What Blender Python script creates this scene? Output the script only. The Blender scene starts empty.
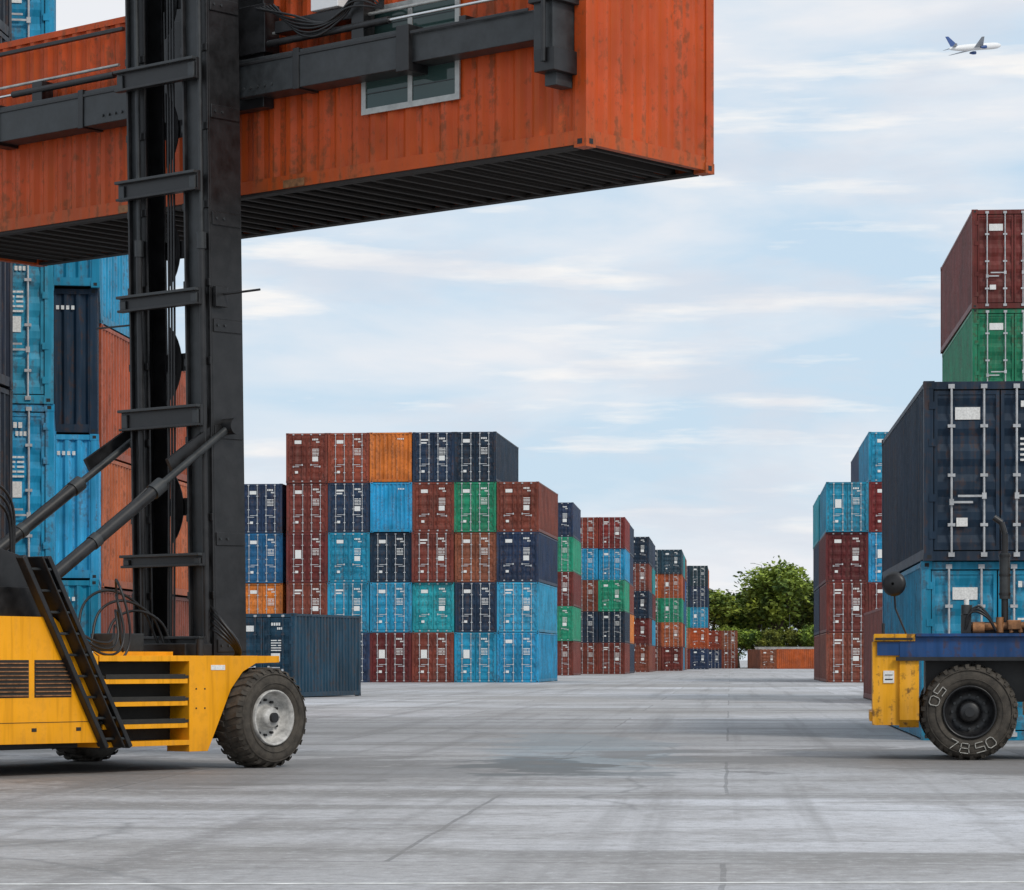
import bpy, math, random
from mathutils import Vector, Matrix
random.seed(11)
S=bpy.context.scene
S.view_settings.view_transform='Standard'
S.view_settings.look='None'
S.view_settings.exposure=0
R_=math.radians

# ------------------------------------------------------------ node helpers
def nmat(name):
    m=bpy.data.materials.new(name); m.use_nodes=True
    nt=m.node_tree; b=nt.nodes['Principled BSDF']
    return m,nt,b
def N(nt,t,**kw):
    n=nt.nodes.new(t)
    for k,v in kw.items():
        if k in n.inputs: n.inputs[k].default_value=v
        else: setattr(n,k,v)
    return n
def L(nt,a,b): nt.links.new(a,b)
def ramp(nt,src,p0,p1,c0=(0,0,0,1),c1=(1,1,1,1)):
    if p0>p1: p0,p1,c0,c1=p1,p0,c1,c0
    r=nt.nodes.new('ShaderNodeValToRGB')
    r.color_ramp.elements[0].position=p0; r.color_ramp.elements[1].position=p1
    r.color_ramp.elements[0].color=c0; r.color_ramp.elements[1].color=c1
    L(nt,src,r.inputs[0]); return r
def mix(nt,fac,a,b,mode='MIX'):
    m=nt.nodes.new('ShaderNodeMix'); m.data_type='RGBA'; m.blend_type=mode
    if hasattr(fac,'links'): L(nt,fac,m.inputs[0])
    else: m.inputs[0].default_value=fac
    for s,i in ((a,6),(b,7)):
        if hasattr(s,'links'): L(nt,s,m.inputs[i])
        else: m.inputs[i].default_value=s
    return m.outputs[2]
def mth(nt,op,a,b=None,clamp=False):
    m=nt.nodes.new('ShaderNodeMath'); m.operation=op; m.use_clamp=clamp
    for s,i in ((a,0),(b,1)):
        if s is None: continue
        if hasattr(s,'links'): L(nt,s,m.inputs[i])
        else: m.inputs[i].default_value=s
    return m.outputs[0]

def paint(name,col,rough=.5,rust=.5,fade=.28,var=.28,rustcol=(.07,.03,.014,1),low=.4):
    """weathered industrial paint: tone variation, vertical run-off streaks, rust spots, splash grime near the bottom rail"""
    m,nt,b=nmat(name)
    tc=N(nt,'ShaderNodeTexCoord'); oi=N(nt,'ShaderNodeObjectInfo')
    off=nt.nodes.new('ShaderNodeVectorMath'); off.operation='ADD'
    sc=mth(nt,'MULTIPLY',oi.outputs['Random'],57.0)
    L(nt,tc.outputs['Object'],off.inputs[0]); L(nt,sc,off.inputs[1])
    P=off.outputs[0]
    n1=N(nt,'ShaderNodeTexNoise',Scale=.8,Detail=3.0,Roughness=.6); L(nt,P,n1.inputs['Vector'])
    mp=N(nt,'ShaderNodeMapping'); mp.inputs['Scale'].default_value=(5,5,.35); L(nt,P,mp.inputs['Vector'])
    n2=N(nt,'ShaderNodeTexNoise',Scale=1.6,Detail=3.0,Roughness=.6); L(nt,mp.outputs[0],n2.inputs['Vector'])
    n3=N(nt,'ShaderNodeTexNoise',Scale=8.0,Detail=4.0,Roughness=.7); L(nt,P,n3.inputs['Vector'])
    c=(col[0],col[1],col[2],1)
    dk=tuple(x*(1-var*1.6) for x in col)+(1,)
    g=sum(col)/3
    lt=tuple(x*.95+(g*.2+.045) for x in col)+(1,)
    base=mix(nt,ramp(nt,n1.outputs[0],.35,.62).outputs[0],dk,c)
    fd=mth(nt,'MULTIPLY',ramp(nt,n2.outputs[0],.45,.8).outputs[0],fade*2.5,True)
    base=mix(nt,fd,base,lt)
    hv=N(nt,'ShaderNodeHueSaturation')
    L(nt,mth(nt,'ADD',mth(nt,'MULTIPLY',oi.outputs['Random'],.6),.70),hv.inputs['Value'])
    L(nt,mth(nt,'ADD',mth(nt,'MULTIPLY',oi.outputs['Random'],.024),.49),hv.inputs['Hue'])
    L(nt,base,hv.inputs['Color']); base=hv.outputs[0]
    sx=N(nt,'ShaderNodeSeparateXYZ'); L(nt,tc.outputs['Object'],sx.inputs[0])
    lo=ramp(nt,sx.outputs[2],.0,.55,(1,1,1,1),(0,0,0,1)).outputs[0]
    gm=mth(nt,'MULTIPLY',mth(nt,'MULTIPLY',lo,ramp(nt,n2.outputs[0],.35,.6).outputs[0]),low*1.6,True)
    base=mix(nt,gm,base,tuple(x*.45+.012 for x in col)+(1,))
    sk=mth(nt,'MULTIPLY',ramp(nt,n2.outputs[0],.46,.30).outputs[0],.5)
    base=mix(nt,sk,base,tuple(x*.5 for x in col)+(1,))
    rs=mth(nt,'MULTIPLY',n2.outputs[0],n3.outputs[0])
    rm=mth(nt,'MULTIPLY',ramp(nt,rs,.27,.36).outputs[0],rust,True)
    base=mix(nt,rm,base,rustcol)
    L(nt,base,b.inputs['Base Color']); b.inputs['Specular IOR Level'].default_value=.3
    L(nt,mth(nt,'ADD',mth(nt,'MULTIPLY',n3.outputs[0],.35),rough-.15),b.inputs['Roughness'])
    bp=N(nt,'ShaderNodeBump',Strength=.4,Distance=.08); L(nt,n1.outputs[0],bp.inputs['Height']); L(nt,bp.outputs[0],b.inputs['Normal'])
    return m
def simple(name,col,rough=.5,metal=0,var=.25,scale=6,bump=.1):
    m,nt,b=nmat(name)
    tc=N(nt,'ShaderNodeTexCoord')
    n=N(nt,'ShaderNodeTexNoise',Scale=float(scale),Detail=4.0,Roughness=.65); L(nt,tc.outputs['Object'],n.inputs['Vector'])
    d=tuple(x*(1-var) for x in col)+(1,); l=tuple(min(1,x*(1+var)) for x in col)+(1,)
    L(nt,mix(nt,ramp(nt,n.outputs[0],.3,.7).outputs[0],d,l),b.inputs['Base Color'])
    b.inputs['Metallic'].default_value=metal
    L(nt,mth(nt,'ADD',mth(nt,'MULTIPLY',n.outputs[0],.3),rough-.15),b.inputs['Roughness'])
    if bump>.15:
        bp=N(nt,'ShaderNodeBump',Strength=bump,Distance=.02); L(nt,n.outputs[0],bp.inputs['Height']); L(nt,bp.outputs[0],b.inputs['Normal'])
    return m

COL={'maroon':(.18,.030,.022),'red':(.26,.034,.024),'brown':(.26,.072,.036),'navy':(.013,.036,.078),'dark':(.004,.009,.020),
 'blue':(.008,.12,.28),'cyan':(.010,.29,.48),'sky':(.03,.37,.60),'teal':(.014,.36,.42),'green':(.012,.30,.16),
 'orange':(.58,.125,.018),'salmon':(.44,.095,.032),'slate':(.02,.06,.085),'deepteal':(.010,.055,.105)}
PM={k:paint('container_paint_'+k,v) for k,v in COL.items()}
M_steel=simple('galvanised_steel',(.46,.47,.48),.45,.3)
M_label=simple('decal_white',(.72,.72,.70),.6,0,.2,30,0)
M_gap=simple('door_gasket_black',(.012,.012,.013),.7)
M_under=simple('container_underside',(.022,.018,.016),.8)
M_yel=paint('machine_yellow',(.88,.345,.004),.42,.10,.05,.08,(.10,.05,.015,1),.45)
M_yel2=paint('machine_yellow_dirty',(.74,.30,.008),.5,.8,.2,.25,(.05,.03,.018,1),.8)
M_blk=simple('mast_black_paint',(.012,.012,.013),.42,0,.65,5)
M_gry=simple('boom_grey_paint',(.026,.029,.031),.45,0,.5,4)
M_rub=simple('tyre_rubber',(.055,.047,.038),.9,0,.5,9,.4)
M_rim=simple('rim_white',(.44,.43,.41),.5,0,.45,10)
M_chr=simple('piston_chrome',(.7,.7,.7),.22,.9,.1)
M_glass,_nt,_b=nmat('tinted_glass'); _b.inputs['Base Color'].default_value=(.03,.06,.055,1); _b.inputs['Roughness'].default_value=.06
M_alu=simple('aluminium_frame',(.40,.40,.38),.4,.5,.25)
M_mblue=paint('machine_blue',(.010,.060,.165),.4,.6,.15,.2)
M_brass=simple('rusty_engine_metal',(.26,.12,.05),.6,.3,.6,9)
M_white=simple('white_paint',(.8,.8,.8),.4,0,.05)
M_tread=simple('step_tread_black',(.02,.018,.014),.7,0,.4,12)
M_chalk=simple('chalk_marking',(.36,.35,.32),.9,0,.45,25)

# ------------------------------------------------------------ mesh builder
class MB:
    def __init__(s): s.v=[];s.f=[];s.m=[];s.s=[];s.mats=[];s.xf=Matrix.Identity(4)
    def mi(s,m):
        if m not in s.mats: s.mats.append(m)
        return s.mats.index(m)
    def add(s,vs,fs,m,sm=False):
        o=len(s.v); k=s.mi(m)
        for p in vs: s.v.append(tuple(s.xf@Vector(p)))
        for f in fs: s.f.append([i+o for i in f]); s.m.append(k); s.s.append(sm)
    def box(s,x0,x1,y0,y1,z0,z1,m):
        vs=[(x,y,z) for x in(x0,x1) for y in(y0,y1) for z in(z0,z1)]
        s.add(vs,[(0,1,3,2),(4,6,7,5),(0,4,5,1),(2,3,7,6),(0,2,6,4),(1,5,7,3)],m)
    def beam(s,p0,p1,w,h,m,up=(0,0,1)):
        p0=Vector(p0);p1=Vector(p1);d=(p1-p0).normalized();u=Vector(up)
        if abs(d.dot(u))>.98: u=Vector((1,0,0))
        a=d.cross(u).normalized()*w/2; b=a.cross(d).normalized()*h/2
        vs=[p+i*a+j*b for p in(p0,p1) for i in(-1,1) for j in(-1,1)]
        s.add(vs,[(0,1,3,2),(4,6,7,5),(0,4,5,1),(2,3,7,6),(0,2,6,4),(1,5,7,3)],m)
    def cyl(s,p0,p1,r,m,n=12,r2=None):
        p0=Vector(p0);p1=Vector(p1);d=(p1-p0).normalized()
        u=Vector((0,0,1)) if abs(d.z)<.9 else Vector((1,0,0))
        a=d.cross(u).normalized(); b=a.cross(d); r2=r if r2 is None else r2
        vs=[];
        for p,q in((p0,r),(p1,r2)):
            for i in range(n):
                t=2*math.pi*i/n; vs.append(p+a*math.cos(t)*q+b*math.sin(t)*q)
        s.add(vs,[(i,(i+1)%n,n+(i+1)%n,n+i) for i in range(n)],m,True)
        s.add(vs[:n],[list(range(n))],m); s.add(vs[n:],[list(range(n))],m)
    def lathe(s,prof,m,n=40,sm=True):
        vs=[];fs=[]
        for x,r in prof:
            for i in range(n):
                t=2*math.pi*i/n; vs.append((x,r*math.cos(t),r*math.sin(t)))
        for k in range(len(prof)-1):
            for i in range(n):
                j=(i+1)%n; fs.append((k*n+i,k*n+j,(k+1)*n+j,(k+1)*n+i))
        s.add(vs,fs,m,sm)
    def prism(s,poly,x0,x1,m):   # polygon in (y,z) extruded along x
        n=len(poly); vs=[(x0,a,b) for a,b in poly]+[(x1,a,b) for a,b in poly]
        s.add(vs,[list(range(n)),list(range(n,2*n))]+[(i,(i+1)%n,n+(i+1)%n,n+i) for i in range(n)],m)
    def corr(s,P,d,length,w,n,pitch,depth,m):
        P=Vector(P);d=Vector(d);w=Vector(w);n=Vector(n)
        k=max(1,round(length/pitch)); p=length/k; pts=[(0,0)]
        for i in range(k):
            o=i*p; pts+= [(o+.13*p,0),(o+.37*p,-depth),(o+.63*p,-depth),(o+.87*p,0)]
        pts.append((length,0)); vs=[]
        for t,o in pts: q=P+d*t+n*o; vs+=[q,q+w]
        s.add(vs,[(2*i,2*i+2,2*i+3,2*i+1) for i in range(len(pts)-1)],m)
    def mesh(s,name):
        me=bpy.data.meshes.new(name); me.from_pydata(s.v,[],s.f)
        for m in s.mats: me.materials.append(m)
        me.polygons.foreach_set('material_index',s.m); me.polygons.foreach_set('use_smooth',s.s)
        me.update(); return me
    def obj(s,name,parent=None,bevel=0):
        o=bpy.data.objects.new(name,s.mesh(name)); S.collection.objects.link(o)
        if parent: o.parent=parent
        if bevel:
            b=o.modifiers.new('bevel','BEVEL'); b.width=bevel; b.segments=2; b.limit_method='ANGLE'; b.angle_limit=R_(35)
        return o
def empty(name,loc,rz=0):
    e=bpy.data.objects.new(name,None); S.collection.objects.link(e); e.location=loc; e.rotation_euler=(0,0,rz); return e
def hose(name,pts,r,m,parent):
    c=bpy.data.curves.new(name,'CURVE'); c.dimensions='3D'; c.bevel_depth=r; c.bevel_resolution=2
    sp=c.splines.new('BEZIER'); sp.bezier_points.add(len(pts)-1)
    for b,p in zip(sp.bezier_points,pts): b.co=p; b.handle_left_type=b.handle_right_type='AUTO'
    c.materials.append(m); o=bpy.data.objects.new(name,c); S.collection.objects.link(o); o.parent=parent; return o

# ------------------------------------------------------------ containers
W=2.438
def container_mb(color,Ln,H,var,door0=True,plain=False):
    p=PM[color]; mb=MB(); hw=W/2; rnd=random.Random(int(Ln*100+H*10)+var)
    def flip(f):
        mb.xf=Matrix.Translation((0,Ln,0))@Matrix.Rotation(math.pi,4,'Z') if f else Matrix.Identity(4)
    for sx in(-1,1):
        for y in(0,Ln-.16):
            a,b=sorted((sx*hw,sx*(hw-.15))); mb.box(a,b,y,y+.16,.0,H,p)
            a,b=sorted((sx*(hw+.006),sx*(hw-.17)))
            for z in(0,H-.118): mb.box(a,b,y-.006 if y==0 else y-.01,y+.17 if y==0 else y+.166,z-.003,z+.121,p)
            for z in(0,H-.118):
                a2=sx*(hw+.008); mb.add([(a2,y+.05,z+.03),(a2,y+.12,z+.03),(a2,y+.12,z+.09),(a2,y+.05,z+.09)],[(0,1,2,3)],M_gap)
                ys=-.008 if y==0 else Ln+.008
                mb.add([(sx*(hw-.05),ys,z+.03),(sx*(hw-.12),ys,z+.03),(sx*(hw-.12),ys,z+.09),(sx*(hw-.05),ys,z+.09)],[(0,1,2,3)],M_gap)
        a,b=sorted((sx*(hw-.004),sx*(hw-.06)))
        mb.box(a,b,.16,Ln-.16,.03,.19,p); mb.box(a,b,.16,Ln-.16,H-.09,H-.01,p)
        mb.corr((sx*(hw-.012),.16,.19),(0,1,0),Ln-.32,(0,0,H-.28),(sx,0,0),.28,.04,p)
    mb.box(-hw+.06,hw-.06,.1,Ln-.1,H-.05,H-.03,p)
    mb.box(-hw+.06,hw-.06,.1,Ln-.1,.13,.16,M_under)
    k=int(Ln/.32)
    for i in range(k): y=.2+i*.32; mb.box(-hw+.07,hw-.07,y,y+.05,.03,.13,M_under)
    def front():
        mb.box(-hw+.15,hw-.15,.01,.1,.03,.19,p); mb.box(-hw+.15,hw-.15,.01,.1,H-.11,H-.01,p)
        mb.corr((-hw+.15,.02,.19),(1,0,0),W-.3,(0,0,H-.3),(0,-1,0),.25,.045,p)
        if plain and color!='lifted':
            for i in range(4): mb.box(.40+i*.1,.46+i*.1,.017,.0195,H-.42,H-.34,M_label)
    def doors():
        x1=hw-.15; mb.box(-x1,x1,.012,.12,.0,.15,p); mb.box(-x1,x1,.012,.12,H-.13,H-.008,p)
        mb.box(-x1,x1,.10,.12,.15,H-.13,M_gap)
        for sx in(-1,1):
            a,b=sorted((sx*.012,sx*(x1-.015))); z0,z1=.17,H-.15
            mb.corr((a+.05,.045,z0+.06),(0,0,1),z1-z0-.12,(b-a-.1,0,0),(0,-1,0),(z1-z0-.12)/5,.035,p)
            mb.box(a,a+.055,.03,.085,z0,z1,p); mb.box(b-.055,b,.03,.085,z0,z1,p)
            mb.box(a+.055,b-.055,.031,.085,z0,z0+.065,p); mb.box(a+.055,b-.055,.031,.085,z1-.065,z1,p)
            for xr in(.26,.78):
                x=sx*xr; rm=M_steel if var!=1 else p
                mb.cyl((x,.0,.07),(x,.0,H-.06),.02,rm,8)
                for z in(.06,H-.12): mb.box(x-.05,x+.05,-.02,.03,z,z+.07,M_steel)
                for z in(.55,1.35,H-.75): mb.box(x-.06,x+.06,-.024,.033,z,z+.05,rm)
                hz=1.02 if xr<.5 else .92
                mb.box(min(x,x+sx*.42 if xr<.5 else x-sx*.34),max(x,x+sx*.42 if xr<.5 else x-sx*.34),-.05,-.028,hz,hz+.035,M_steel)
                mb.box(x-.035,x+.035,-.055,-.02,hz-.03,hz+.07,M_steel)
            for z in(.35,.95,H-1.05,H-.45):
                a3,b3=sorted((sx*(x1-.04),sx*(x1+.07))); mb.box(a3,b3,-.012,.012,z,z+.12,p)
        def lab(x,z,w,h): mb.box(x,x+w,.0275,.0290,z,z+h,M_label)
        for i in range(4): lab(.33+i*.09,H-.42,.065,.10)
        for i in range(3): lab(.55+i*.07,H-.56,.05,.08)
        for i in range(5): lab(.32,H-.95-i*.085,.20+.1*rnd.random(),.035); lab(.58,H-.95-i*.085,.12,.035)
        if var in(0,1): lab(-.72,H-.62,.40,.20)
        if var==2: lab(-.70,H-1.5,.36,.5)
        if var in(1,3): lab(.32,1.25,.34,.28)
        if var==3: lab(-.74,H-.5,.44,.10); lab(-.74,H-.66,.34,.08)
        lab(-.7,.55,.18,.14)
    flip(False); (doors if door0 and not plain else front)()
    flip(True); (front if door0 and not plain else doors)()
    flip(False)
    return mb
CM={}
def container(color,loc,rz,Ln=12.19,H=2.9,var=None,plain=False,name='shipping_container'):
    var=random.randrange(4) if var is None else var
    k=(color,Ln,H,var,plain)
    if k not in CM: CM[k]=container_mb(color,Ln,H,var,True,plain).mesh('container_'+color)
    o=bpy.data.objects.new(name,CM[k]); S.collection.objects.link(o)
    o.location=loc; o.rotation_euler=(0,0,rz+R_(random.uniform(-.2,.2))); return o
YAW=4.45
RNDC=['maroon','maroon','navy','cyan','brown','teal','navy','green','orange','blue','maroon']
def stack(x,y,cols,yaw=YAW,Ln=12.19,bays=1,H=2.9,var=None):
    """x,y = front-left ground corner (m); cols = list of bottom-up colour lists; yaw clockwise degrees"""
    th=R_(yaw); E=Vector((math.cos(th),-math.sin(th),0)); D=Vector((math.sin(th),math.cos(th),0))
    for b in range(bays):
        for i,c in enumerate(cols):
            for t,cc in enumerate(c):
                if cc is None: continue
                if b: cc=random.choice(RNDC)
                plain=cc.endswith('*'); cc=cc.strip('*')
                p=Vector((x,y,0))+E*((i+.5)*2.47+random.uniform(-.03,.03))+D*(b*(Ln+.35)+random.uniform(-.1,.1))
                container(cc,(p.x,p.y,t*H+.003),-th,Ln,H-.008,plain=plain,var=var)
stack(-13.16,163,[['maroon','maroon','maroon','maroon','maroon'],
 ['navy','cyan','cyan','navy','red'],['maroon','cyan','navy','cyan*','orange*'],['maroon','teal','maroon','maroon','navy'],
 ['cyan','navy','brown','green','navy'],['cyan','sky','navy','maroon']],yaw=6)
stack(-18.3,164,[['navy','brown','blue','navy'],['maroon','orange','blue','navy']],yaw=6)
stack(-4.7,235,[['maroon','green','maroon','navy','navy'],['maroon','navy','cyan','maroon','navy'],['cyan','maroon','maroon','green','navy'],['maroon','green','maroon','green','navy']],bays=1)
stack(3.04,259,[['maroon','navy','cyan','cyan','red'],['maroon','navy','brown','cyan','red'],['maroon','navy','green','cyan','red']],bays=2)
stack(7.3,300,[['maroon','navy','maroon','maroon','maroon'],['brown','navy','cyan','navy','maroon'],['maroon','maroon','navy','maroon','navy']],bays=2)
stack(12.9,335,[['maroon','brown','green','orange','navy'],['maroon','brown','green','orange','slate'],['maroon','salmon','green','salmon','slate']],bays=3)
stack(20.0,392,[['navy','brown','teal','navy','navy'],['maroon','salmon','green','slate','navy'],['navy','orange','cyan','navy','slate']],bays=2)
stack(24.6,428,[['navy','orange'],['navy','orange'],['navy','salmon'],['maroon','brown']],bays=2)
container('orange',(50.5,405,.003),R_(86),12.19); container('maroon',(63.5,412,.003),R_(86),12.19); container('brown',(38.0,415,.003),R_(4),12.19)
# right blocks
stack(18.15,162,[['maroon','maroon','maroon','cyan'],['navy','maroon','cyan','red','cyan'],['maroon','cyan','navy','maroon','navy'],['maroon','cyan','navy','maroon','navy']],bays=2)
stack(11.0,83,[['maroon']]); stack(13.45,82.0,[['cyan','navy','maroon','green','maroon'],['blue','navy','maroon','green','red']],var=0)
stack(6.62,45.2,[['cyan','navy'],['maroon','navy']],var=0)
# left tall blocks
stack(-12.95,48.5,[['cyan','sky','sky','cyan','sky'],['cyan','cyan','sky','sky','cyan']],yaw=-9.1,Ln=6.06,var=3)
stack(-13.1,55.0,[['cyan','cyan','navy*','navy'],['cyan*','sky*','navy*','cyan*']],yaw=-8,Ln=6.06)
stack(-13.95,62.0,[['brown','salmon','salmon'],['brown','salmon','salmon']])
stack(-13.95,62.0,[[],[None,None,None,'cyan']],Ln=6.06)
stack(-13.7,41,[['dark','dark','dark','dark','dark'],['dark','dark','dark','dark','dark']],Ln=6.06)
container('deepteal',(-7.45-1.22*math.cos(R_(19)),96.0+1.22*math.sin(R_(19)),.003),-R_(19),6.06,2.9,var=1)

# ------------------------------------------------------------ container handler (left)
rig=empty('container_handler_forklift',(-4.19,35.0,0),R_(-40))
body=MB()
body.box(-1.25,1.25,-6.8,-.5,.42,1.28,M_yel)
for sx in(-1,1):
    a,b=sorted((sx*1.22,sx*1.60))
    body.prism([(.2,1.35),(.2,1.27),(-.2,1.26),(-.42,1.16),(-.62,.95),(-.8,.6),(-1.0,.22),(-1.3,.22),(-1.3,1.35)],a,b,M_yel)
    body.prism([(-6.8,.38),(-6.8,1.8),(-3.38,1.78),(-2.72,1.34),(-2.72,.36)],a,b,M_yel)
    body.box(a,b,-2.70,-1.30,.30,.36,M_yel)
    for z in(.58,.84,1.10):
        body.box(a,b,-2.69,-1.31,z-.015,z+.02,M_tread)
        body.box(sorted((sx*1.59,sx*1.615))[0],sorted((sx*1.59,sx*1.615))[1],-2.66,-1.34,z-.075,z-.02,M_yel)
        body.box(sorted((sx*1.59,sx*1.62))[0],sorted((sx*1.59,sx*1.62))[1],-2.62,-1.38,z-.02,z+.035,M_tread)
    body.box(a,b,-2.70,-1.30,1.285,1.35,M_yel)
    c,d=sorted((sx*1.25,sx*1.27)); body.box(c,d,-2.7,-1.3,.36,1.28,M_tread)
    for f0,f1 in((-3.66,-3.12),(-4.30,-3.74),(-5.4,-4.8)):
        c,d=sorted((sx*1.598,sx*1.604)); body.box(c,d,f0,f1,.88,1.30,M_tread)
        for i in range(9):
            z=.895+i*.045; c,d=sorted((sx*1.60,sx*1.618)); body.box(c,d,f0+.01,f1-.01,z,z+.014,M_brass)
    c,d=sorted((sx*1.595,sx*1.606)); body.box(c,d,-3.0,-2.8,1.36,1.40,M_label)
    body.box(c,d,-6.75,-2.76,.60,.606,M_tread)
    body.box(c,d,-4.42,-4.415,.42,1.76,M_tread); body.box(c,d,-3.05,-2.98,.50,.54,M_tread); body.box(c,d,-3.7,-3.63,.50,.54,M_tread)
    for z in(.72,.95): 
        for f in(-1.2,-1.06): body.box(c,d,f,f+.02,z,z+.02,M_tread)
    body.box(c,d,-.95,-.72,1.18,1.24,M_label)
body.box(-1.2,1.2,-1.3,.1,1.285,1.34,M_yel)
body.box(-1.2,1.2,-6.9,-5.2,1.285,2.45,M_yel)
body.box(-1.0,1.0,-3.3,-1.0,1.284,1.40,M_yel)
body.obj('body',rig,.018)
bk=MB()
for sx in(-1,1):
    o=sx*1.63
    bk.beam((o,-2.30,.30),(o,-3.52,2.45),.06,.13,M_blk,(1,0,0)); bk.beam((o,-2.66,.30),(o,-3.88,2.45),.06,.13,M_blk,(1,0,0))
    bk.beam((o-sx*.02,-2.48,.30),(o-sx*.02,-3.70,2.45),.02,.36,M_blk,(1,0,0))
    for i in range(9):
        t=i/9+.04; bk.box(min(o,o+sx*.05),max(o,o+sx*.05),-2.66-1.22*t,-2.31-1.22*t,.30+2.15*t,.33+2.15*t,M_gry)
    bk.box(min(sx*.8,sx*1.3),max(sx*.8,sx*1.3),-4.4,-2.95,1.78,2.12,M_blk)
    bk.prism([(-4.3,2.1),(-3.1,2.1),(-3.3,2.45),(-3.9,2.6),(-4.3,2.6)],min(sx*.9,sx*1.1),max(sx*.9,sx*1.1),M_blk)
bk.box(-1.15,1.15,-.5,-.25,.35,1.2,M_blk); bk.box(-1.3,1.3,-.35,.15,.45,.75,M_blk)
bk.box(-1.0,1.0,-6.6,-.6,.28,.42,M_blk)
bk.box(-.9,1.1,-.9,-.45,1.34,1.5,M_blk); bk.box(.2,.6,-1.6,-1.1,1.40,1.62,M_gry)
bk.cyl((1.2,-.75,1.35),(1.2,-.75,1.55),.05,M_blk,10); bk.cyl((.75,-2.3,1.40),(.75,-2.3,1.50),.09,M_blk,14)
for x in(-.75,.69):
    for y in(-4.95,-3.75): bk.box(x,x+.06,y,y+.06,1.29,3.9,M_blk)
bk.box(-.78,.78,-5.0,-3.62,3.9,3.98,M_blk); bk.box(-.74,.74,-4.93,-3.72,1.29,2.3,M_yel); bk.box(-.72,.72,-4.9,-3.73,2.301,3.89,M_glass)
bk.obj('frame_and_cab',rig,.01)

def wheel(parent,c,sx,Rr,w,rimm,name,letters=False,axisx=True):
    mb=MB(); mb.xf=Matrix.Identity(4)
    base=Matrix.Translation(c)@(Matrix.Identity(4) if sx>0 else Matrix.Rotation(math.pi,4,'Z'))
    if not axisx: base=Matrix.Translation(c)@Matrix.Rotation(-math.pi/2 if sx>0 else math.pi/2,4,'Z')
    mb.xf=base; h=w/2
    mb.lathe([(-h+.05,.55*Rr),(-h,.62*Rr),(-h-.012,.8*Rr),(-h+.03,.92*Rr),(-h+.09,.965*Rr),(h-.09,.965*Rr),(h-.03,.92*Rr),(h+.012,.8*Rr),(h,.62*Rr),(h-.05,.55*Rr)],M_rub,48)
    mb.lathe([(h+.006,.68*Rr),(h+.02,.69*Rr),(h+.008,.70*Rr)],M_rub,48); mb.lathe([(h-.0,.86*Rr),(h+.012,.87*Rr),(h-.01,.89*Rr)],M_rub,48)
    n=26
    for i in range(n):
        for sd in(-1,1):
            mb.xf=base@Matrix.Rotation(2*math.pi*(i+(.5 if sd>0 else 0))/n,4,'X')
            mb.add([(sd*.02,-.035,Rr*.955),(sd*.02,.03,Rr*.955),(sd*(h-.02),.02+.05,Rr*.955),(sd*(h-.02),-.035+.05,Rr*.955),
                    (sd*.02,-.03,Rr),(sd*.02,.025,Rr),(sd*(h-.05),.02+.05,Rr*.995),(sd*(h-.05),-.03+.05,Rr*.995),
                    (sd*(h+.0),.07,Rr*.9),(sd*(h+.0),.02,Rr*.9)],[(4,5,6,7),(0,1,5,4),(1,2,6,5),(0,4,7,3),(7,6,8,9),(6,2,8),(3,7,9)],M_rub)
    mb.xf=base
    mb.lathe([(h-.07,.56*Rr),(h-.0,.555*Rr),(h+.005,.53*Rr),(h-.05,.50*Rr),(h-.16,.46*Rr),(h-.19,.30*Rr),(h-.15,.22*Rr),(h-.05,.21*Rr),(h-.03,.17*Rr),(h-.03,.001)],rimm,40)
    mb.lathe([(-h+.07,.56*Rr),(-h+.10,.001)],rimm,24)
    for i in range(12):
        t=2*math.pi*i/12; y,z=math.cos(t)*.35*Rr,math.sin(t)*.35*Rr; mb.cyl((h-.19,y,z),(h-.14,y,z),.018,M_blk if rimm is M_rim else M_gry,6)
    mb.cyl((h-.03,0,0),(h+.01,0,0),.10*Rr,M_blk,16)
    if letters:   # hand-chalked characters, read from outside the wheel with the feet towards the tread
        def glyph(ang,segs):
            for (x0,y0,x1,y1) in segs:
                def p(u,v):
                    rr=(.86-v*.20)*Rr; aa=ang-(u-.5)*.24
                    return (h+.014,math.sin(aa)*rr,math.cos(aa)*rr)
                mb.beam(p(x0,y0),p(x1,y1),.010,.026,M_chalk,(1,0,0))
        s7=[(0,1,1,1),(1,1,.4,0)]; s8=[(.1,0,.9,0),(.1,.5,.9,.5),(.1,1,.9,1),(0,.05,.05,.45),(1,.05,.95,.45),(.05,.55,0,.95),(.95,.55,1,.95)]
        sS=[(0,1,1,1),(0,1,0,.5),(0,.5,1,.5),(1,.5,1,0),(0,0,1,0)]; sO=[(.2,0,.8,0),(.2,1,.8,1),(0,.2,0,.8),(1,.2,1,.8),(0,.2,.2,0),(.8,0,1,.2),(0,.8,.2,1),(1,.8,.8,1)]
        for ang,g in((3.62,s7),(3.28,s8),(2.86,sS),(2.54,sO),(5.35,sS),(5.02,sO)): glyph(ang,g)
    return mb.obj(name,parent)
wheel(rig,(1.57,-.1,.605),1,.605,.5,M_rim,'drive_wheel_right'); wheel(rig,(-1.57,-.1,.605),-1,.605,.5,M_rim,'drive_wheel_left')
wheel(rig,(1.0,-5.9,.5),1,.5,.4,M_rim,'steer_wheel_right'); wheel(rig,(-1.0,-5.9,.5),-1,.5,.4,M_rim,'steer_wheel_left')
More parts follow.
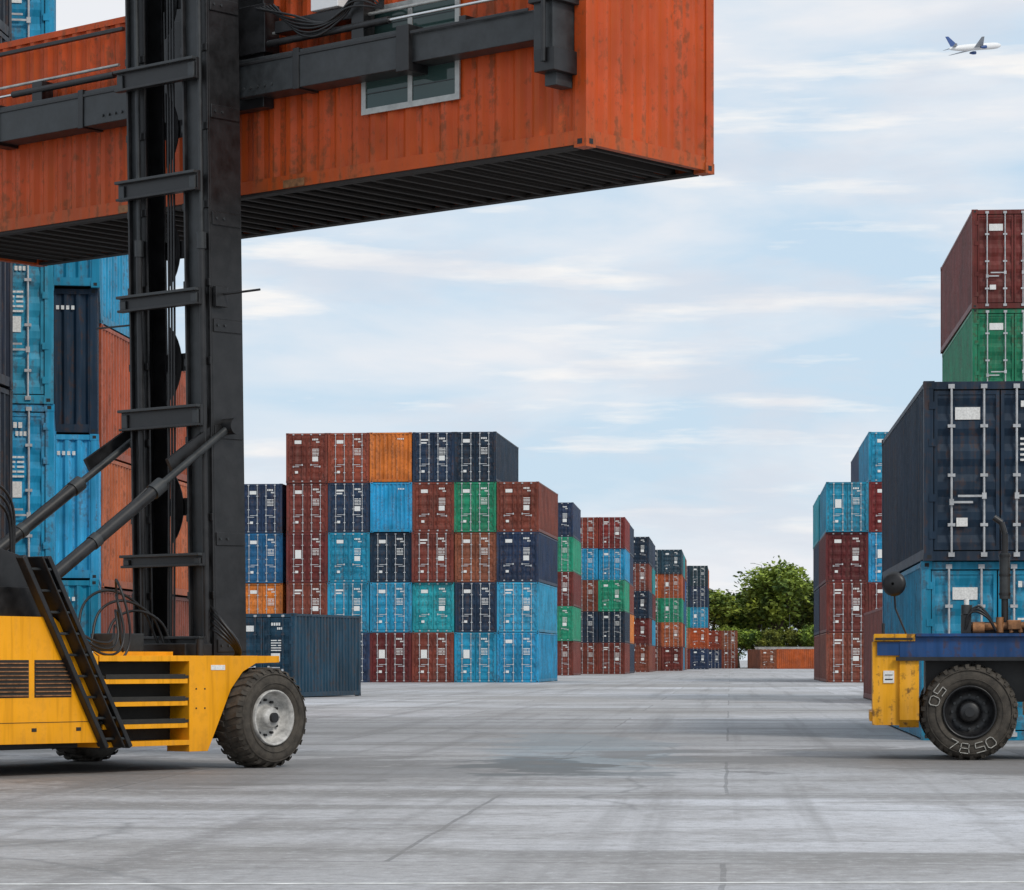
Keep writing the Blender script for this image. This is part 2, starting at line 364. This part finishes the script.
# mast
mast=MB(); TOP=11.2
tilt=Matrix.Rotation(R_(1.0),4,'X'); mast.xf=tilt
for r0,r1,sd in((-.38,-.07,-1),(.62,1.04,1)):
    a,b=r0,r1; fb=.04 if sd<0 else .22
    w0,w1=(a,a+.03) if sd<0 else (b-.03,b)
    mast.box(w0,w1,-.30,fb,.85,TOP,M_blk)
    mast.box(a,b,-.33,-.301,.85,TOP,M_blk)
    mast.box(a+.03,b-.03,fb-.04,fb-.005,.85,TOP,M_blk)
    mast.box(a+.05,b-.12,-.37,-.331,1.6,TOP-.5,M_gry)
    mast.box(a+.08,a+.11,-.43,-.371,1.6,TOP-.5,M_blk)
    mast.cyl((b-.06,-.40,1.2),(b-.06,-.40,6.4),.045,M_blk,14); mast.cyl((b-.06,-.40,6.4),(b-.06,-.40,TOP-.3),.028,M_gry,12)
    mast.cyl((b-.06,-.40,6.3),(b-.06,-.40,6.5),.06,M_gry,12)
    for z in[1.1+.95*i for i in range(10)]:
        mast.box(a-.02,b+.02,-.355,-.332,z,z+.09,M_blk)
    for z in[1.4+1.3*i for i in range(7)]:
        x0,x1=(a-.018,a) if sd<0 else (b,b+.018)
        mast.box(x0,x1,-.28,fb-.02,z,z+.16,M_blk)
        for f in(-.22,-.1): mast.cyl(((x0 if sd<0 else x1),f,z+.08),((x0-.015 if sd<0 else x1+.015),f,z+.08),.018,M_gry,6)
for z,h in((1.25,.35),(2.45,.16),(4.15,.26),(5.62,.20),(7.0,.24),(8.35,.26),(10.3,.3)):
    mast.box(-.40,1.02,-.49,-.44,z,z+h,M_blk); mast.box(-.40,1.02,-.56,-.491,z+h-.035,z+h,M_gry); mast.box(-.40,1.02,-.54,-.491,z,z+.03,M_blk)
    for x in(-.37,.9): mast.box(x,x+.1,-.52,-.492,z+.03,z+h-.06,M_gry)
for z in(3.1,4.9,6.3,7.8,9.4):
    mast.box(-.38,1.0,.045,.08,z,z+.22,M_blk)
    for x,k in((-.07,1),(.62,-1)):
        pts=[(x,z-.35)]+[(x+k*.22*math.sin(math.pi*t/10)**.7,z-.35+.92*t/10) for t in range(1,10)]+[(x,z+.57)]
        n=len(pts); vs=[(a,.022,c) for a,c in pts]+[(a,.042,c) for a,c in pts]
        mast.add(vs,[list(range(n)),list(range(n,2*n))]+[(i,(i+1)%n,n+(i+1)%n,n+i) for i in range(n)],M_blk)
mast.cyl((1.0,-.2,5.75),(1.62,-.05,5.78),.016,M_blk,6); mast.cyl((-.38,-.2,5.5),(-1.1,-.25,5.5),.014,M_blk,6)
mast.box(1.06,1.12,-.3,-.1,5.6,5.85,M_blk)
mast.obj('mast',rig,.006)
for i in range(3):
    hose('mast_hose_%d'%i,[(.30+.05*i,-.42,1.4),(.29+.05*i,-.40,4),(.32+.05*i,-.44,7),(.30+.05*i,-.45,10.8)],.015,M_blk,rig)
tc=MB()
for p0,p1 in(((1.10,-.15,4.15),(1.05,-3.15,2.1)),((-.48,-.15,4.15),(-.62,-2.75,2.35))):
    a=Vector(p0);b=Vector(p1)
    tc.cyl(a,a.lerp(b,.42),.045,M_gry,12); tc.cyl(a.lerp(b,.40),b,.078,M_blk,16); tc.cyl(a.lerp(b,.37),a.lerp(b,.42),.095,M_gry,14)
    tc.cyl(a.lerp(b,.7),a.lerp(b,.73),.09,M_gry,14)
    tc.cyl(a+Vector((-.12,0,0)),a+Vector((.12,0,0)),.10,M_blk,14); tc.cyl(b+Vector((-.12,0,0)),b+Vector((.12,0,0)),.12,M_blk,14)
    tc.cyl(a.lerp(b,.45)+Vector((0,0,.1)),b+Vector((0,.2,.1)),.015,M_blk,6)
    tc.beam(a+Vector((-.1,.05,.08)),a.lerp(b,.30)+Vector((-.1,.0,.1)),.05,.16,M_blk)
tc.obj('tilt_cylinders',rig)
# spreader
sp=MB()
sp.box(-.9,1.25,.28,.46,8.1,9.9,M_blk)
sp.box(-1.0,1.35,.20,.46,8.75,9.35,M_blk)
for sx,a0 in((1,.9),(-1,.9)):
    q=lambda u,v:tuple(sorted((sx*u,sx*v)))
    sp.box(*q(a0,3.75),.14,.47,8.22,8.68,M_gry); sp.box(*q(3.76,5.9),.18,.45,8.28,8.62,M_gry)
    sp.box(*q(3.60,3.80),.11,.48,8.18,8.72,M_blk); sp.box(*q(1.9,2.0),.12,.475,8.20,8.70,M_blk)
    sp.box(*q(a0,5.6),.125,.14,8.60,8.64,M_blk)
    sp.box(*q(5.70,5.98),.10,.50,8.02,10.0,M_gry); sp.box(*q(5.74,6.03),.06,.48,7.88,8.14,M_blk); sp.box(*q(5.78,5.95),.20,.49,7.74,7.9,M_gry)
    sp.box(*q(5.66,6.06),.05,.50,8.66,8.74,M_blk); sp.box(*q(5.72,6.0),.1,1.2,9.78,9.98,M_blk)
    sp.cyl((sx*5.9,.03,7.98),(sx*5.9,.03,8.9),.03,M_blk,10)
    sp.cyl((sx*1.4,.30,8.98),(sx*5.7,.30,8.98),.022,M_alu,8)
    sp.cyl((sx*1.4,.22,8.84),(sx*3.4,.22,8.84),.045,M_blk,10); sp.cyl((sx*3.4,.22,8.84),(sx*5.6,.22,8.84),.02,M_chr,8)
    if sx>0:
        sp.box(*q(2.15,2.6),.18,.4,9.12,9.36,M_white); sp.box(*q(1.5,2.9),.22,.44,8.95,9.10,M_blk)
    sp.box(*q(2.8,3.0),.2,.4,8.68,9.2 if sx>0 else 8.95,M_blk); sp.box(*q(4.5,4.6),.2,.4,8.60,8.72,M_blk)
    for i in range(5): sp.cyl((sx*(1.05+.12*i),.135,8.32),(sx*(1.05+.12*i),.12,8.32),.02,M_gry,6)
    sp.box(*q(1.35,5.2),.30,.36,9.42,9.47,M_blk)
sp.obj('spreader',rig,.01)
for i in range(6):
    o=i*.06
    hose('hydraulic_hose_%d'%i,[(1.2+o,.2,9.3),(1.9+o,.12,9.1-o),(2.4+o,.15,8.95),(2.9+o*1.5,.1,9.05+o),(3.3,.22,9.0)],.014,M_blk,rig)
for i in range(3):
    o=i*.12
    hose('supply_hose_%d'%i,[(.5-.1*i,-.5,1.35),(.4-.1*i,-.7-o,1.8+o),(.3-.12*i,-1.2-o,1.85+o),(.4-.1*i,-1.6-o,1.36)],.017,M_blk,rig)
for i in range(4):
    o=i*.09
    hose('lower_hose_%d'%i,[(1.15,-3.2+o,2.2),(1.3,-2.7+o,1.6-o),(1.35,-2.35+o,1.5-o*.5),(1.1,-2.0,1.7+o*2),(1.0,-1.8,1.4)],.015,M_blk,rig)
    hose('front_hose_%d'%i,[(.95,-.35,1.7+o),(1.2,-.4,1.6+o*.7),(1.25+o*.3,-.2,1.42),(1.1,-.1,1.3)],.02,M_blk,rig)
for i in range(3):
    o=i*.1
    hose('riser_hose_%d'%i,[(1.0-o,-3.9,2.2),(1.0-o,-3.95,2.9+o),(.9-o,-3.55+o,3.05+o),(.8-o,-3.3+o,2.3)],.017,M_blk,rig)

# lifted office container
LH=2.591
oc=empty('lifted_shipping_container',(0,0,0))
C=Vector((.83,31.4,7.07)); F=Vector((math.cos(R_(50)),math.sin(R_(50)),0))
oc.location=C+F*(W/2); oc.rotation_euler=(0,0,R_(50))
PM['lifted']=paint('lifted_container_orange',(.82,.155,.010),.48,.65,.14,.18,(.16,.05,.014,1),.6)
container_mb('lifted',12.19,LH,1,False,True).obj('shell',oc)
wn=MB(); hx=-W/2
wn.box(hx-.004,hx+.03,1.90,3.38,.80,2.02,M_alu)
wn.box(hx-.03,hx-.005,1.86,3.42,.76,.83,M_alu); wn.box(hx-.03,hx-.005,1.86,3.42,1.96,2.03,M_alu)
for y in(1.86,2.60,3.35): wn.box(hx-.028,hx-.006,y,y+.07,.83,1.96,M_alu)
wn.box(hx-.016,hx-.007,1.93,2.60,.83,1.96,M_glass); wn.box(hx-.012,hx-.0065,2.67,3.35,.83,1.96,M_glass)
for z in(1.0,1.2,1.4,1.6,1.8): wn.box(hx-.022,hx-.017,1.93,3.35,z,z+.010,M_gry)
wn.obj('window',oc)
ob=MB(); ob.box(hx-.002,hx+.02,11.3,11.55,.75,1.05,M_brass)
for y in(4.4,7.4): ob.box(hx-.0015,hx+.02,y,y+.36,.035,.13,M_brass)
for i in range(36):
    y=.6+i*.31; ob.box(hx+.08,-hx-.08,y,y+.06,-.0,.03,M_under)
ob.box(hx+.02,hx+.16,.2,12.0,-.004,.03,M_under); ob.box(-hx-.16,-hx-.02,.2,12.0,-.004,.03,M_under)
ob.obj('floor_members',oc)

# ------------------------------------------------------------ yard tractor (right)
PV=Vector((4.70,36.5,0))
tr=empty('yard_tractor',PV,R_(-7.0))
T0=-PV
t=MB(); t.xf=Matrix.Translation(T0)
t.prism([(36.55,.45),(36.55,1.54),(38.6,1.54),(38.6,.45)],4.70,5.05,M_yel2)
t.prism([(36.50,.52),(36.50,1.30),(36.56,1.34),(36.9,1.34),(36.9,.42),(36.6,.42)],5.05,5.30,M_yel2)
t.box(4.66,4.74,36.6,38.55,.50,.62,M_yel2)
t.box(4.72,5.25,36.50,38.6,1.545,1.64,M_yel2)
t.box(4.735,5.22,36.485,36.51,1.56,1.59,M_blk)
t.box(5.05,11.5,36.52,36.60,1.30,1.60,M_mblue); t.box(4.76,11.5,36.61,38.55,1.38,1.59,M_mblue)
t.box(4.76,5.05,36.528,36.548,1.36,1.535,M_mblue)
t.box(5.26,11.5,36.46,38.6,1.605,1.645,M_mblue)
t.prism([(36.46,1.29),(36.46,1.34),(36.515,1.34),(36.515,1.29)],5.0,11.5,M_blk)
t.box(5.4,11.4,37.0,38.2,.75,1.29,M_blk); t.box(6.75,6.95,36.62,38.6,.55,1.29,M_yel2)
t.box(6.8,9.6,36.53,36.9,.45,1.28,M_mblue); t.box(6.96,8.6,36.515,36.529,.6,1.15,M_blk)
t.box(4.84,4.98,36.535,36.549,1.0,1.16,M_label); t.box(4.86,4.96,36.531,36.534,1.04,1.055,M_gap); t.box(4.86,4.96,36.531,36.534,1.10,1.11,M_gap)
t.obj('chassis',tr,.015)
e=MB(); e.xf=Matrix.Translation(T0)
e.box(5.9,6.9,36.9,38.2,1.645,1.80,M_blk); e.cyl((5.85,36.8,1.72),(6.9,36.8,1.76),.05,M_brass,12); e.cyl((6.0,36.75,1.72),(6.15,36.75,1.72),.08,M_brass,14)
e.cyl((6.35,36.78,1.66),(6.35,36.78,1.86),.05,M_brass,12); e.box(6.45,6.62,36.7,36.9,1.7,1.82,M_brass); e.box(5.85,5.98,36.7,36.85,1.645,1.90,M_blk)
e.cyl((5.92,36.75,1.9),(5.92,36.75,2.02),.07,M_gry,12); e.cyl((5.92,36.75,2.02),(5.92,36.75,2.1),.035,M_label,10)
e.cyl((6.42,36.9,1.75),(6.42,36.9,2.95),.045,M_blk,14); e.cyl((6.42,36.9,2.95),(6.38,36.9,3.1),.04,M_blk,12); e.cyl((6.38,36.9,3.1),(6.28,36.9,3.17),.04,M_blk,12)
e.cyl((6.42,36.9,2.1),(6.42,36.9,2.7),.07,M_gry,16)
for z in(2.15,2.4,2.65): e.cyl((6.42,36.9,z),(6.42,36.9,z+.03),.078,M_blk,16)
e.box(6.95,8.9,36.6,38.4,1.646,2.6,M_yel2); e.box(9.2,11.0,36.7,38.3,1.646,2.5,M_mblue); e.box(9.26,10.94,36.76,38.24,2.5,3.6,M_glass); e.box(9.15,11.05,36.65,38.35,3.6,3.7,M_mblue)
for x in(9.2,10.94):
    for y in(36.7,38.24): e.box(x,x+.06,y,y+.06,2.5,3.6,M_mblue)
for i in range(4):
    e.cyl((6.5+.12*i,36.75,1.66),(6.46+.12*i,36.75,1.82),.03,M_brass,8)
e.obj('engine_and_cab',tr,.008)
mr=MB()
mr.xf=Matrix.Translation(T0)@Matrix.Translation((4.98,36.8,2.3))@Matrix.Rotation(R_(70),4,'Z')
mr.lathe([(-.05,.02),(-.04,.12),(0,.165),(.02,.16),(.02,.001)],M_blk,24)
mr.xf=Matrix.Translation(T0)
mr.cyl((4.98,36.82,2.3),(5.0,36.9,1.98),.013,M_blk,8); mr.cyl((5.0,36.9,1.98),(5.15,36.9,1.62),.013,M_blk,8)
mr.cyl((4.84,36.7,1.64),(4.84,36.7,1.78),.02,M_blk,8)
mr.obj('mirror',tr)
for i in range(3):
    h=hose('tractor_hose_%d'%i,[(5.9,36.7,1.7),(5.98+.04*i,36.66,1.92+.04*i),(6.15,36.66,1.88+.03*i),(6.3,36.72,1.68)],.016,M_blk,tr); h.location=T0
for nm,xx,yy,sd,lt in(('wheel_1',5.95,36.66,1,True),('wheel_2',5.95,38.4,-1,False),('wheel_3',10.2,36.66,1,False),('wheel_4',10.2,38.4,-1,False)):
    wheel(tr,(xx-PV.x,yy-PV.y,.625),sd,.625,.42,M_blk,nm,lt,False)

# ------------------------------------------------------------ aeroplane
ap=MB()
ap.lathe([(-19,.3),(-17.5,.9),(-12,1.7),(-6,2.0),(14,2.0),(17,1.7),(19,1.0),(20,.15)],M_white,20)
M_tail=simple('tail_blue',(.03,.08,.25),.4)
M_wing=simple('wing_grey',(.35,.38,.42),.4,0,.1)
for sy in(-1,1):
    ap.add([(5,sy*1.6,-.8),(-1.5,sy*1.6,-.8),(-7,sy*17,.9),(-5,sy*17,.95),(5,sy*1.6,-.2),(-1.5,sy*1.6,-.4),(-7,sy*17,1.0),(-5,sy*17,1.1)],[(0,1,2,3),(4,5,6,7),(0,3,7,4),(1,2,6,5),(3,2,6,7)],M_wing)
    ap.add([(-14,sy*.8,.6),(-17,sy*.8,.6),(-19,sy*6.5,1.1),(-17.5,sy*6.5,1.1),(-14,sy*.8,.9),(-17,sy*.8,.8)],[(0,1,2,3),(4,5,2,3),(0,4,3),(1,5,2)],M_wing)
    ap.xf=Matrix.Translation((2.2,sy*5.4,-1.9)); ap.lathe([(-2.2,.5),(0,1.0),(2.0,1.0),(2.2,.7),(1.6,.01)],M_tail,14); ap.xf=Matrix.Identity(4)
ap.add([(-12,-.15,1.6),(-17.5,-.15,1.2),(-20,-.1,7.5),(-17.8,-.1,7.5),(-12,.15,1.6),(-17.5,.15,1.2),(-20,.1,7.5),(-17.8,.1,7.5)],[(0,1,2,3),(4,5,6,7),(0,3,7,4),(1,2,6,5),(3,2,6,7)],M_tail)
pl=ap.obj('airplane'); pl.location=(319,1931,424); pl.scale=(1.15,1.15,1.15); pl.rotation_euler=(R_(-8),R_(-9),R_(28))

# ------------------------------------------------------------ trees
M_leaf,nt,b=nmat('foliage')
tcn=N(nt,'ShaderNodeTexCoord'); nn=N(nt,'ShaderNodeTexNoise',Scale=.5,Detail=4.0); L(nt,tcn.outputs['Object'],nn.inputs['Vector'])
r=ramp(nt,nn.outputs[0],.35,.66,(.035,.075,.012,1),(.25,.32,.035,1)); oi=N(nt,'ShaderNodeObjectInfo')
hv=N(nt,'ShaderNodeHueSaturation'); L(nt,r.outputs[0],hv.inputs['Color']); L(nt,mth(nt,'ADD',mth(nt,'MULTIPLY',oi.outputs['Random'],.05),.465),hv.inputs['Hue'])
L(nt,mth(nt,'ADD',mth(nt,'MULTIPLY',oi.outputs['Random'],.8),.7),hv.inputs['Value'])
L(nt,hv.outputs[0],b.inputs['Base Color']); b.inputs['Roughness'].default_value=.7
M_bark=simple('bark',(.09,.065,.045),.9,0,.4,3)
def tree_mesh(seed,H):
    rn=random.Random(seed); mb=MB()
    def limb(p,d,ln,r,dep,tips):
        q=p+d*ln; mb.cyl(p,q,r,M_bark,7,r*.6)
        if dep==0: tips.append(q); return
        for _ in range(3 if dep>1 else 4):
            nd=(d+Vector((rn.uniform(-1,1),rn.uniform(-1,1),rn.uniform(-.35,.9)))*.8).normalized()
            limb(q,nd,ln*rn.uniform(.6,.9),r*.6,dep-1,tips)
        tips.append(q)
    tips=[]; limb(Vector((0,0,0)),Vector((rn.uniform(-.1,.1),0,1)).normalized(),H*.22,.3,3,tips)
    for tp in tips:
        rad=rn.uniform(.8,1.7)*H/12
        for _ in range(int(80*rad)):
            v=Vector((rn.gauss(0,1),rn.gauss(0,1),rn.gauss(0,.7))); v=v.normalized()*rad*rn.random()**.4; v.z*=.75
            c=tp+v; a=Vector((rn.uniform(-1,1),rn.uniform(-1,1),rn.uniform(-.5,.5))).normalized()*rn.uniform(.14,.3)
            bb=Vector((rn.uniform(-1,1),rn.uniform(-1,1),rn.uniform(-.5,.5))).normalized()*rn.uniform(.12,.24)
            mb.add([c-a,c+bb,c+a,c-bb],[(0,1,2,3)],M_leaf)
    zs=[v[2] for v in mb.v]; k=H/max(zs)
    mb.v=[(x*k,y*k,z*k) for x,y,z in mb.v]
    return mb.mesh('tree_mesh')
TM=[tree_mesh(s,h) for s,h in((1,13),(2,12),(3,14),(4,12))]
def tree(x,y,sc,k=None):
    o=bpy.data.objects.new('broadleaf_tree',TM[k] if k is not None else random.choice(TM)); S.collection.objects.link(o); o.location=(x,y,-.2); o.rotation_euler=(0,0,random.uniform(0,6.28)); o.scale=(sc,sc,sc*random.uniform(.92,1.12))
x=29
while x<62:
    tree(x,random.uniform(448,462),random.uniform(.98,1.24)*(1.08 if x>40 else 1.0)); x+=random.uniform(2.6,4.0)
x=28
while x<66:
    tree(x,random.uniform(441,446),random.uniform(.38,.6)); x+=random.uniform(2.0,3.0)
x=12
while x<130:
    tree(x,random.uniform(475,500),random.uniform(.9,1.15)); x+=random.uniform(5,8)
wl=MB(); M_conc=simple('rendered_wall',(.36,.36,.35),.85,0,.25,1)
wl.box(37.5,190,432,432.25,0,3.2,M_conc); wl.box(37.4,190.1,431.95,432.3,3.2,3.32,M_conc)
for i in range(25): wl.box(38+i*6,38.35+i*6,431.85,431.99,0,3.195,M_conc)
wl.obj('perimeter_wall')
for x,y,h in((40.3,452,16.6),(45.0,454,16.0)):
    lp=MB(); lp.cyl((0,0,0),(0,0,h),.09,M_steel,8,.05); lp.cyl((0,0,h),(-1.2,0,h+.3),.05,M_steel,6); lp.box(-1.8,-1.1,-.12,.12,h+.26,h+.36,M_steel); lp.box(-.3,.3,-.3,.3,0,.25,M_conc)
    o=lp.obj('street_lamp'); o.location=(x,y,0)

# ------------------------------------------------------------ ground
M_g,nt,b=nmat('concrete_ground')
tcn=N(nt,'ShaderNodeTexCoord'); mp=N(nt,'ShaderNodeMapping'); mp.inputs['Rotation'].default_value=(0,0,R_(YAW)); L(nt,tcn.outputs['Object'],mp.inputs['Vector'])
P=mp.outputs[0]
def noise(sc,det=6.0,ro=.6,vec=None,dist=0):
    n=N(nt,'ShaderNodeTexNoise',Scale=sc,Detail=det,Roughness=ro,Distortion=float(dist)); L(nt,vec or P,n.inputs['Vector']); return n.outputs[0]
br=N(nt,'ShaderNodeTexBrick',Scale=1.0); br.offset=.35; br.inputs['Brick Width'].default_value=6.2; br.inputs['Row Height'].default_value=9.0
br.inputs['Mortar Size'].default_value=.022; br.inputs['Mortar Smooth'].default_value=.3; br.inputs['Color1'].default_value=(.72,.71,.70,1); br.inputs['Color2'].default_value=(1.12,1.12,1.14,1); br.inputs['Mortar'].default_value=(.40,.40,.40,1)
nd=N(nt,'ShaderNodeVectorMath'); nd.operation='ADD'
L(nt,P,nd.inputs[0]); wob=N(nt,'ShaderNodeTexNoise',Scale=.6,Detail=3.0); L(nt,P,wob.inputs['Vector'])
ws=N(nt,'ShaderNodeVectorMath'); ws.operation='SCALE'; ws.inputs['Scale'].default_value=.08; L(nt,wob.outputs['Color'],ws.inputs[0]); L(nt,ws.outputs[0],nd.inputs[1]); L(nt,nd.outputs[0],br.inputs['Vector'])
big=noise(.06,4.0,.6); mid=noise(.45,6.0,.7,None,.4); fine=noise(7.0,6.0,.8); grit=noise(45.0,3.0,.7)
st=N(nt,'ShaderNodeMapping'); st.inputs['Scale'].default_value=(.06,.5,1); st.inputs['Rotation'].default_value=(0,0,R_(4)); L(nt,P,st.inputs['Vector']); tr1=noise(1.0,6.0,.7,st.outputs[0])
st2=N(nt,'ShaderNodeMapping'); st2.inputs['Scale'].default_value=(1.6,.03,1); L(nt,P,st2.inputs['Vector']); tr2=noise(1.0,4.0,.6,st2.outputs[0])
c=mix(nt,ramp(nt,big,.36,.60).outputs[0],(.38,.36,.345,1),(.57,.575,.60,1))
c=mix(nt,.9,c,br.outputs['Color'],'MULTIPLY')
c=mix(nt,mth(nt,'MULTIPLY',ramp(nt,mid,.49,.64).outputs[0],.65),c,(.23,.215,.205,1))
c=mix(nt,mth(nt,'MULTIPLY',ramp(nt,tr1,.49,.60).outputs[0],.75),c,(.21,.20,.19,1))
c=mix(nt,mth(nt,'MULTIPLY',ramp(nt,tr2,.52,.66).outputs[0],.5),c,(.18,.17,.165,1))
c=mix(nt,mth(nt,'MULTIPLY',ramp(nt,fine,.51,.66).outputs[0],.6),c,(.18,.17,.165,1))
c=mix(nt,mth(nt,'MULTIPLY',ramp(nt,fine,.32,.47,(1,1,1,1),(0,0,0,1)).outputs[0],.45),c,(.70,.70,.71,1))
c=mix(nt,mth(nt,'MULTIPLY',ramp(nt,grit,.53,.70).outputs[0],.55),c,(.18,.175,.17,1))
vr=N(nt,'ShaderNodeTexVoronoi',feature='DISTANCE_TO_EDGE',Scale=.07); wv=N(nt,'ShaderNodeVectorMath'); wv.operation='ADD'
wn2=N(nt,'ShaderNodeTexNoise',Scale=.35,Detail=4.0); L(nt,P,wn2.inputs['Vector']); w2=N(nt,'ShaderNodeVectorMath'); w2.operation='SCALE'; w2.inputs['Scale'].default_value=1.2
L(nt,wn2.outputs['Color'],w2.inputs[0]); L(nt,P,wv.inputs[0]); L(nt,w2.outputs[0],wv.inputs[1]); L(nt,wv.outputs[0],vr.inputs['Vector'])
ck=ramp(nt,vr.outputs['Distance'],.0005,.0014,(1,1,1,1),(0,0,0,1)).outputs[0]
c=mix(nt,mth(nt,'MULTIPLY',ck,.45),c,(.13,.13,.13,1))
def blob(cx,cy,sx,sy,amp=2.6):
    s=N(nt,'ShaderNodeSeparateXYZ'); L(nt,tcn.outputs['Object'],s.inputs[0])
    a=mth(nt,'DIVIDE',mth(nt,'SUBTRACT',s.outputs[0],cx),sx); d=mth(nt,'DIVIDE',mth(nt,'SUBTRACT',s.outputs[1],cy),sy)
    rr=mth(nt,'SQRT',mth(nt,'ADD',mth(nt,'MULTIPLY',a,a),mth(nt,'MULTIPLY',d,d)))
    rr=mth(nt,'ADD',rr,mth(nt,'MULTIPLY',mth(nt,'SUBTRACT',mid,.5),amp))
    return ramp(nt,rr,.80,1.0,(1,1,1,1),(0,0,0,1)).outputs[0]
c=mix(nt,mth(nt,'MULTIPLY',blob(1.0,41,1.5,10,2.6),.55),c,(.23,.295,.335,1))
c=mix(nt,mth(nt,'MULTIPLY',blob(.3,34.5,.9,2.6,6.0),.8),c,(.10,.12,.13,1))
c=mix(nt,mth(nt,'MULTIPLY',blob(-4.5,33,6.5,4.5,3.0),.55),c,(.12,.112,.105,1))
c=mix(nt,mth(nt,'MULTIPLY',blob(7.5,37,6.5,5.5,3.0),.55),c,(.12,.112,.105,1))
c=mix(nt,mth(nt,'MULTIPLY',blob(2,50,14,11,5.0),.4),c,(.18,.165,.155,1))
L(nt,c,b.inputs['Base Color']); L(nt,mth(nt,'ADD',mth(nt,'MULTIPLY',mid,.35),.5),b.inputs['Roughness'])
hgt=mth(nt,'ADD',mth(nt,'MULTIPLY',fine,.5),mth(nt,'MULTIPLY',grit,.4))
bp=N(nt,'ShaderNodeBump',Strength=.45,Distance=.02); L(nt,hgt,bp.inputs['Height']); L(nt,bp.outputs[0],b.inputs['Normal'])
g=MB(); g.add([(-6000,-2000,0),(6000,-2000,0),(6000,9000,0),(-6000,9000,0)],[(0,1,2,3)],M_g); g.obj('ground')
ln=MB(); M_line=simple('worn_line_paint',(.66,.66,.64),.8,0,.35,5)
ln.xf=Matrix.Rotation(R_(1.5),4,'Z'); ln.box(-40,40,16.25,16.31,.002,.004,M_line); ln.obj('painted_line')

# ------------------------------------------------------------ sky + light
w=bpy.data.worlds.new('World'); S.world=w; w.use_nodes=True; nt=w.node_tree; bg=nt.nodes['Background']
sunaz=142; sunel=42
sky=N(nt,'ShaderNodeTexSky'); sky.sky_type='NISHITA'; sky.sun_disc=False; sky.sun_elevation=R_(sunel); sky.sun_rotation=R_(sunaz)
tcn=N(nt,'ShaderNodeTexCoord')
mp=N(nt,'ShaderNodeMapping'); mp.inputs['Scale'].default_value=(2.2,2.2,8); mp.inputs['Location'].default_value=(3.1,1.2,.4); mp.inputs['Rotation'].default_value=(0,R_(4),0); L(nt,tcn.outputs['Generated'],mp.inputs['Vector'])
n1=N(nt,'ShaderNodeTexNoise',Scale=2.5,Detail=7.0,Roughness=.52,Distortion=.3); L(nt,mp.outputs[0],n1.inputs['Vector'])
mp2=N(nt,'ShaderNodeMapping'); mp2.inputs['Scale'].default_value=(3,3,26); mp2.inputs['Location'].default_value=(7,2,.9); L(nt,tcn.outputs['Generated'],mp2.inputs['Vector'])
n2=N(nt,'ShaderNodeTexNoise',Scale=3.0,Detail=6.0,Roughness=.55); L(nt,mp2.outputs[0],n2.inputs['Vector'])
n3=N(nt,'ShaderNodeTexNoise',Scale=5.5,Detail=6.0,Roughness=.58); L(nt,mp.outputs[0],n3.inputs['Vector'])
haze=mix(nt,.88,sky.outputs[0],(6.0,7.6,9.1,1))
c1=mix(nt,ramp(nt,n1.outputs[0],.43,.60).outputs[0],haze,(8.4,8.6,9.0,1))
c2=mix(nt,mth(nt,'MULTIPLY',ramp(nt,n2.outputs[0],.54,.66).outputs[0],.8),c1,(9.9,9.6,9.3,1))
c3=mix(nt,mth(nt,'MULTIPLY',ramp(nt,n3.outputs[0],.50,.66).outputs[0],.55),c2,(6.9,7.3,8.1,1))
L(nt,c3,bg.inputs['Color']); bg.inputs['Strength'].default_value=.1
sl=bpy.data.lights.new('sun','SUN'); sl.energy=1.7; sl.angle=R_(13); sl.color=(1,.94,.85)
so=bpy.data.objects.new('sun',sl); S.collection.objects.link(so)
d=Vector((math.sin(R_(sunaz))*math.cos(R_(sunel)),math.cos(R_(sunaz))*math.cos(R_(sunel)),math.sin(R_(sunel))))
so.rotation_euler=d.to_track_quat('Z','Y').to_euler(); so.location=(20,-20,40)

cam=bpy.data.cameras.new('camera'); co=bpy.data.objects.new('camera',cam); S.collection.objects.link(co)
co.location=(0,0,1.3); co.rotation_euler=(R_(90),0,0)
cam.sensor_width=36; cam.lens=36*2800/1024; cam.shift_y=(660-445)/1024; cam.clip_end=20000; cam.clip_start=.1
S.camera=co
